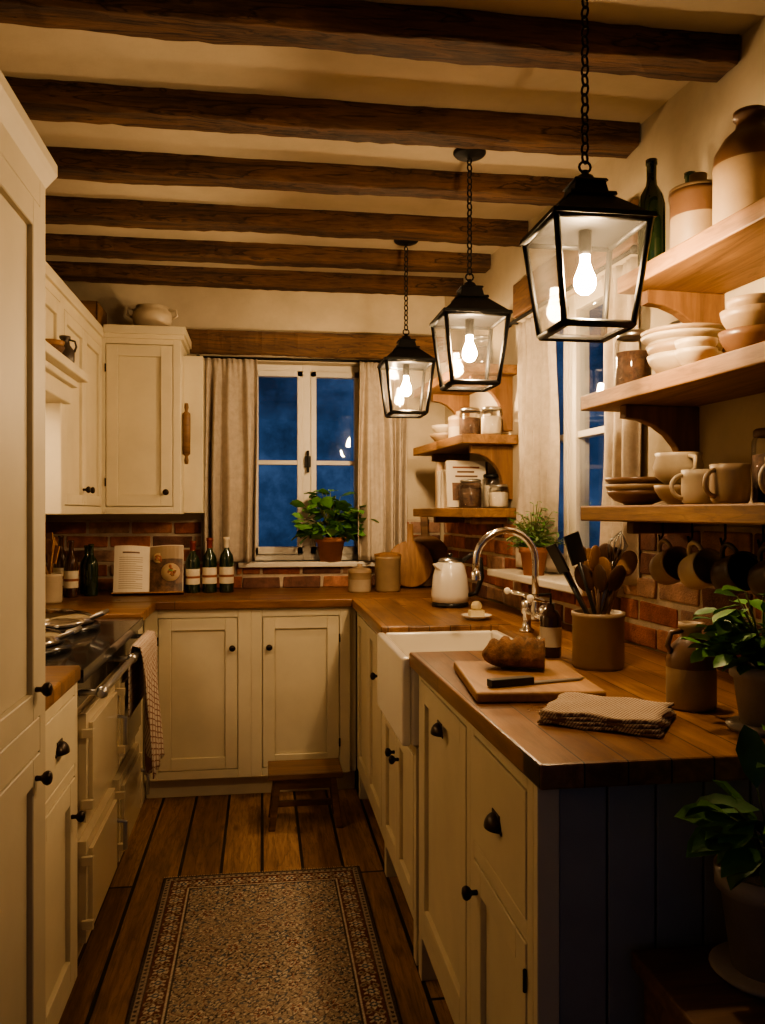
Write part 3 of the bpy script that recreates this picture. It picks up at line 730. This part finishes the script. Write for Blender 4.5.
o=O('soap_bottle',T(.80,2.22,.92)); o.lathe([(0,0),(.028,0),(.03,.006),(.03,.11),(.02,.128),(.012,.132),(.012,.15),(0,.15)],(0,0,0),BOTB,22); o.lathe([(.0305,.03),(.0305,.085)],(0,0,0),LABEL,22)
o.tube([(0,0,.15),(0,0,.175),(-.035,0,.173)],.004,BLKP,6); o.done()
o=O('soap_dish',T(.80,3.03,.92)); o.lathe(bowlp(.06,.018,.004,.5),(0,0,0),PORC,24); o.box(-.028,.028,-.018,.018,.012,.035,SOAP); o.sph((.0,.0,.05),(.022,.018,.02),SOAP,8); o.done(bevel=.004)
MBd=T(.605,1.865,.92,-.10)
o=O('chopping_board',MBd); o.box(-.14,.14,-.185,.185,.001,.024,BOARD); o.done(bevel=.006,seg=3)
# bread: crusty loaf, cut at its near end
o=O('bread_loaf',T(.615,1.94,.9445,-.35)); n=26; vs=[];fs=[]; N=28; q=random.Random(1)
for i in range(n+1):
    t=i/n; x=-.085+.150*t
    s=math.sqrt(max(0.0,1-((.38-t)/.385)**2)) if t<.38 else 1-.05*(t-.38)
    slash=.006*max(0,math.sin(t*30))
    for k in range(N):
        a=2*pi*k/N; lump=1+.06*math.sin(i*1.1+math.sin(a*2))*math.sin(a*3+1)+q.uniform(-.025,.025)
        zz=math.sin(a); zz=zz*.044*lump if zz>0 else zz*.030
        vs.append((x,.047*s*math.cos(a)*lump,.032+s*zz-(slash if math.sin(a)>.6 and 0<i<n else 0)))
for i in range(n):
    for k in range(N): fs.append((i*N+k,i*N+(k+1)%N,(i+1)*N+(k+1)%N,(i+1)*N+k))
fs.append(tuple(range(N))[::-1]); o.add(vs,fs,BREADM,True); o.add([(p[0]+.0006,p[1]*.92,.032+(p[2]-.032)*.92) for p in vs[n*N:]],[tuple(range(N))],BREADI); o.add(vs[n*N:],[tuple(range(N))],BREADM); o.done()
o=O('bread_knife',T(.61,1.765,.9455,.22)) 
o.add([(-.02,-.011,.0),(.10,-.009,.0),(.125,.008,.0),(-.02,.012,.0),(-.02,-.011,.003),(.10,-.009,.003),(.125,.008,.002),(-.02,.012,.003)],[(3,2,1,0),(4,5,6,7),(0,1,5,4),(1,2,6,5),(2,3,7,6),(3,0,4,7)],STEEL)
o.box(-.125,-.02,-.012,.012,0,.016,BLKP); o.done(bevel=.002)
# folded towel
o=O('folded_towel',T(.665,1.525,.921,-.62)); 
for i in range(4):
    s=1-.015*i; n=14; vs=[];fs=[]; z0=.0065*i
    for j in range(n+1):
        for k in range(n+1):
            x=(k/n-.5)*.225*s; y=(j/n-.5)*.185*s; vs.append((x+.003*math.sin(j+i*2),y+.003*math.sin(k*.8+i),z0+.007+.002*math.sin(k*.9+i)*math.sin(j*.7+1)))
    m_=(n+1)**2
    vs+=[(a,b,max(0,c-.0058)) for a,b,c in vs[:m_]]
    for j in range(n):
        for k in range(n):
            q=j*(n+1)+k; fs.append((q,q+1,q+n+2,q+n+1)); fs.append((m_+q,m_+q+n+1,m_+q+n+2,m_+q+1))
    for k in range(n):
        for q,w_ in ((k,k+1),(n*(n+1)+k,n*(n+1)+k+1),(k*(n+1),(k+1)*(n+1)),(k*(n+1)+n,(k+1)*(n+1)+n)): fs.append((q,w_,m_+w_,m_+q))
    o.add(vs,fs,TOWELM,True)
o.done()
o=O('stoneware_jug',T(.880,1.60,.92)); o.lathe([(0,0),(.046,0),(.05,.01),(.05,.10),(.042,.125),(.022,.145),(.02,.16),(.026,.165),(.026,.176),(.018,.176),(.018,.15),(0,.15)],(0,0,0),CERT,28)
o.lathe([(.0505,.085),(.0505,.10),(.0425,.126),(.0228,.1455)],(0,0,0),CERB,28)
o.tube([(-.02,0,.16),(-.045,0,.155),(-.052,0,.13),(-.044,0,.115)],.006,CERB,8); o.done()
for x,lb,f in ((-.345,True,FOIL),(-.262,True,FOIL),(-.178,True,LABEL)): bottle('wine_bottle',x,4.24,.92,.265+R.uniform(-.01,.012),.036,BOTG,f)
for i,(x,y,h) in enumerate(((-.90,4.10,.27),(-.82,4.16,.25),(-.97,4.20,.29),(-.86,4.26,.24))): bottle('oil_bottle',x,y,.92,h,.033,BOTG if i%2 else BOTB,None,i%2==0)
# open cookbook on an easel stand
o=O('open_cookbook',T(-.55,4.15,.929,.06,-.30))
for s_ in (-1,1):
    vs=[];fs=[]; n=10
    for i in range(n+1):
        t=i/n; x=s_*t*.165; y=.022-.032*math.sin(t*pi*.75)
        vs+=[(x,y,0),(x,y,.24),(x,.03,0),(x,.03,.24)]
    for i in range(n): a=i*4; fs+=[(a,a+4,a+5,a+1),(a+2,a+3,a+7,a+6),(a,a+2,a+6,a+4),(a+1,a+5,a+7,a+3)]
    fs+=[(0,1,3,2),(n*4,n*4+2,n*4+3,n*4+1)]
    o.add(vs,fs,PAGE,False)
def pagepatch(x0,x1,z0,z1,m,off=.0012,n=8):
    vs=[]
    for i in range(n+1):
        x=x0+(x1-x0)*i/n; t=abs(x)/.165; y=.022-.032*math.sin(t*pi*.75)-off
        vs+=[(x,y,z0),(x,y,z1)]
    o.add(vs,[(2*i,2*i+2,2*i+3,2*i+1) for i in range(n)],m)
pagepatch(.004,.163,.004,.236,PHOTO)
pagepatch(.004,.163,.17,.236,CERT,.0016)
q=random.Random(4)
for (a,b,r_) in ((.105,.10,.046),(.045,.175,.026)):
    y=.022-.032*math.sin(a/.165*pi*.75)-.003
    o.lathe([(0,0),(r_,0),(r_,.0015),(0,.0015)],(0,0,0),TANBK,24,T(a,y,b,0,pi/2)); 
    for _ in range(12):
        an=q.uniform(0,6.3); rr=q.uniform(0,r_*.7); o.sph((a+rr*math.cos(an),y-.002,b+rr*math.sin(an)),(q.uniform(.007,.012),.002,q.uniform(.006,.010)),q.choice([REDBK,BREADI,REDBK,BREADM,LEAF]),6)
for k in range(15): pagepatch(-.14,-.03-.03*(k%4==3),.178-k*.011,.1805-k*.011,CERT)
pagepatch(-.125,-.045,.200,.208,CERB)
o.box(-.17,.17,-.03,.035,-.006,0,SPOONW); o.box(-.12,.12,.032,.04,0,.2,SPOONW); o.done()
o=crock('lidded_crock',(.49,4.16,.92),.058,.105,CERC,CERT,True); o.done()
o=crock('storage_crock',(.635,4.17,.92),.066,.18,CERT,None); o.lathe([(.069,.18),(.069,.19),(.02,.2),(0,.2)],(0,0,0),SPOONW,28); o.done()
def rboard(name,x,y,z,r,til,mat,handle=.1):
    o=O(name,T(x,y,z,0,-til)); o.lathe([(0,-.009),(r*.98,-.009),(r,0),(r*.98,.009),(0,.009)],(0,0,0),mat,36,T(0,0,r,0,pi/2))
    o.box(-.02,.02,-.009,.009,2*r-.01,2*r+handle,mat); o.done(bevel=.004)
rboard('round_chopping_board',.78,4.30,.925,.125,.16,SPOONW,.09)
rboard('round_chopping_board',.87,4.345,.925,.14,.13,DKWOOD,.12)
# ---------------------------------------------------------------- things on shelves
def S(a,y,k): p=W(a,y,SZ[k]+.0005); return (p.x,p.y,p.z)
def stack(name,p,items):
    o=O(name,T(*p)); z=0
    for (r,h,m,dz) in items: o.lathe(bowlp(r,h),(0,0,z),m,30); z+=dz
    return o.done()
stack('serving_dish_stack',S(2.17,.14,0),[(.085,.04,CERB,.018),(.09,.04,CERT,.018),(.09,.04,CERB,.02)])
stack('cereal_bowl',S(1.975,.14,0),[(.060,.05,CERT,.05)])
o=O('cream_jug',T(*[a+b for a,b in zip(S(1.975,.14,0),(0,0,.051))])); o.lathe([(0,0),(.03,0),(.055,.02),(.062,.045),(.054,.07),(.058,.08),(.053,.08),(.048,.065),(.05,.03),(0,.01)],(0,0,0),CERC,28); o.tube([(.0,-.055,.07),(.0,-.082,.066),(.0,-.085,.04),(.0,-.058,.025)],.006,CERC,8); o.done()
p=S(1.84,.17,0); mug('coffee_mug',*p,.041,.082,CERC,2.9)
p=S(1.71,.18,0); mug('coffee_mug',*p,.043,.088,CERT,3.3)
p=S(1.72,.07,0); jar('glass_jar',p,.04,.17,BEANS,CERB)
p=S(1.56,.15,0); mug('coffee_mug',*p,.046,.095,CERC,3.3)
jar('glass_jar',S(2.16,.16,1),.050,.165,BEANS); jar('glass_jar',S(2.08,.055,1),.043,.18,FLOURM)
stack('bowl_stack',S(1.94,.145,1),[(.09,.06,CERC,.025),(.092,.06,CERT,.025),(.095,.06,CERC,.025),(.105,.032,CERC,.012),(.105,.032,CERT,.0)])
stack('bowl_stack',S(1.80,.205,1),[(.048,.045,CERC,.022),(.048,.045,CERC,.0)])
stack('bowl_stack',S(1.68,.14,1),[(.075,.065,CERB,.045),(.072,.065,CERT,.04),(.06,.05,CERT,.0)])
stack('bowl_stack',S(1.46,.14,1),[(.09,.06,CERC,.03),(.085,.06,CERT,.03)])
p=S(2.00,.20,2); bottle('wine_bottle',*p,.29,.034,BOTG,None,False)
p=S(1.985,.10,2); bottle('wine_bottle',*p,.26,.034,BOTG,None,False)
def demijohn(name,p,r,h,m1,m2):
    o=O(name,T(*p)); o.lathe([(0,0),(r*.95,0),(r,.01),(r,h*.55)],(0,0,0),m1,30); o.lathe([(r,h*.55),(r*.95,h*.66),(r*.7,h*.78),(r*.4,h*.86),(r*.36,h*.94),(r*.45,h*.95),(r*.45,h),(0,h)],(0,0,0),m2,30)
    o.tube([(r*.38,0,h*.93),(r*.8,0,h*.92),(r*.9,0,h*.8),(r*.8,0,h*.72)],.008,m2,8); return o.done()
o=crock('storage_crock',S(1.86,.16,2),.064,.155,CERT,CERB); o.lathe([(.067,.155),(.067,.163),(.02,.168),(.02,.20),(0,.20)],(0,0,0),CERT,28); o.done()
demijohn('stoneware_flagon',S(1.67,.16,2),.076,.26,CERT,CERB)
demijohn('stoneware_flagon',S(1.48,.14,2),.08,.25,CERT,CERD)
# hanging mugs
for i,(a,m) in enumerate(((2.03,CERT),(1.90,CERC),(1.77,CERD),(1.64,CERD))):
    p=W(a,.15,1.175)
    M=Matrix.Translation(p)@Matrix.Rotation(math.radians(75),4,'X')@Matrix.Rotation(0.2,4,'Z')
    mug('hanging_mug',0,0,0,.044,.085,m,pi/2,M)
o=O('mug_hook_rail',MR)
for a in (2.03,1.90,1.77,1.64): o.tube([(a,.15,1.30),(a,.15,1.265),(a+.012,.15,1.25),(a+.018,.15,1.265)],.003,BRONZE,6)
o.done()
# far shelf set
def S2(a,y,k,dz=0): p=W(a,y,SZ[k]+.0005+dz); return (p.x,p.y,p.z)
o=O('cookbook_row',MR); a=3.66; q=random.Random(5)
for i in range(10):
    t=q.uniform(.022,.042); h=q.uniform(.17,.225); o.box(a,a+t-.002,.04,.04+q.uniform(.15,.18),SZ[0]+.001,SZ[0]+h,q.choice([PAGE,TANBK,REDBK,LABEL,CERB])); a+=t
o.done(bevel=.002)
o=O('cookbook_display',MR@T(3.61,.15,SZ[0]+.003,0,0,.12)); o.box(-.012,.012,-.085,.095,0,.21,PAGE); o.box(-.0135,-.012,-.06,.075,.03,.11,PHOTO)
for k_,(a_,b_) in enumerate(((-.055,.07),(-.03,.05),(-.045,.06))): o.box(-.0135,-.012,a_,b_,.175-k_*.02,.183-k_*.02,REDBK if k_==0 else CERB)
o.done(bevel=.002)
jar('glass_jar',S2(3.52,.17,0),.050,.125,BEANS); jar('glass_jar',S2(3.44,.07,0),.042,.10,FLOURM); jar('glass_jar',S2(3.55,.06,0),.042,.15,FLOURM,BLACK)
stack('bowl_stack',S2(3.95,.13,1),[(.10,.05,CERT,.03),(.09,.06,CERC,.0)])
crock('lidded_crock',S2(3.74,.15,1),.05,.10,CERC,CERT,True).done()
jar('glass_jar',S2(3.58,.15,1),.05,.13,BEANS); jar('glass_jar',S2(3.45,.10,1),.046,.12,FLOURM); jar('glass_jar',S2(3.68,.05,1),.042,.14,BEANS)
crock('storage_crock',S2(3.95,.12,2,.02),.07,.15,CERC,CERB).done(); jar('glass_jar',S2(3.52,.12,2,.02),.05,.14,BEANS)
stack('bowl_stack',S2(3.75,.12,2,.02),[(.09,.05,CERC,.02),(.09,.05,CERT,.0)])
# on top of cabinets
o=O('soup_tureen',T(-.54,4.22,2.216)); o.lathe([(0,0),(.06,0),(.065,.01),(.09,.04),(.098,.075),(.09,.10),(.075,.115),(.08,.125),(.074,.125),(.068,.11),(.08,.08),(0,.02)],(0,0,0),CERC,30)
for s_ in (-1,1): o.tube([(s_*.08,0,.11),(s_*.115,0,.115),(s_*.12,0,.085),(s_*.093,0,.07)],.007,CERC,8)
o.done()
o=O('wooden_box'); o.box(-.90,-.76,4.0,4.24,2.201,2.22,DKWOOD)
for (a,b,c,d) in ((-.90,-.76,4.0,4.01),(-.90,-.76,4.23,4.24),(-.90,-.89,4.0,4.24),(-.77,-.76,4.0,4.24)): o.box(a,b,c,d,2.201,2.31,DKWOOD)
o.done(bevel=.003)
o=O('small_oil_jug',T(-.715,3.16,1.861)); o.lathe([(0,0),(.03,0),(.034,.02),(.034,.055),(.018,.075),(.015,.095),(.02,.1),(.02,.108),(0,.108)],(0,0,0),CERD,20); o.tube([(.015,0,.095),(.035,0,.09),(.04,0,.07),(.033,0,.05)],.004,CERD,6); o.done()
stack('wooden_bowl',(-.72,2.98,1.861),[(.045,.035,SPOOND,.018),(.045,.035,SPOONW,0)])

# ---------------------------------------------------------------- lights
l=bpy.data.lights.new('hood_light','AREA'); l.shape='RECTANGLE'; l.size=.6; l.size_y=.14; l.energy=3.2; l.color=(1,.70,.42)
ob=bpy.data.objects.new('hood_light',l); ob.location=(-.90,2.8,1.715); bpy.context.scene.collection.objects.link(ob)
w=bpy.data.worlds.new('dusk'); bpy.context.scene.world=w; w.use_nodes=True; nt=w.node_tree; bg=nt.nodes['Background']
tc=nt.nodes.new('ShaderNodeTexCoord'); n=nt.nodes.new('ShaderNodeTexNoise'); n.inputs['Scale'].default_value=11; n.inputs['Detail'].default_value=8; n.inputs['Roughness'].default_value=.65; nt.links.new(tc.outputs['Generated'],n.inputs['Vector'])
nt.links.new(ramp(nt,n.outputs['Fac'],[(.38,(.010,.022,.048)),(.5,(.022,.048,.105)),(.62,(.045,.085,.17))]),bg.inputs['Color']); bg.inputs['Strength'].default_value=1.1
sc_=bpy.context.scene
try: sc_.view_settings.look='AgX - Medium High Contrast'
except Exception as ex: print(ex)
# camera
cam=bpy.data.cameras.new('camera'); cam.sensor_fit='HORIZONTAL'; cam.sensor_width=36; cam.lens=825/765*36; cam.clip_start=.05
co=bpy.data.objects.new('camera',cam); co.location=(0,0,H); co.rotation_euler=(pi/2,0,-math.radians(8.3)); bpy.context.scene.collection.objects.link(co)
bpy.context.scene.camera=co
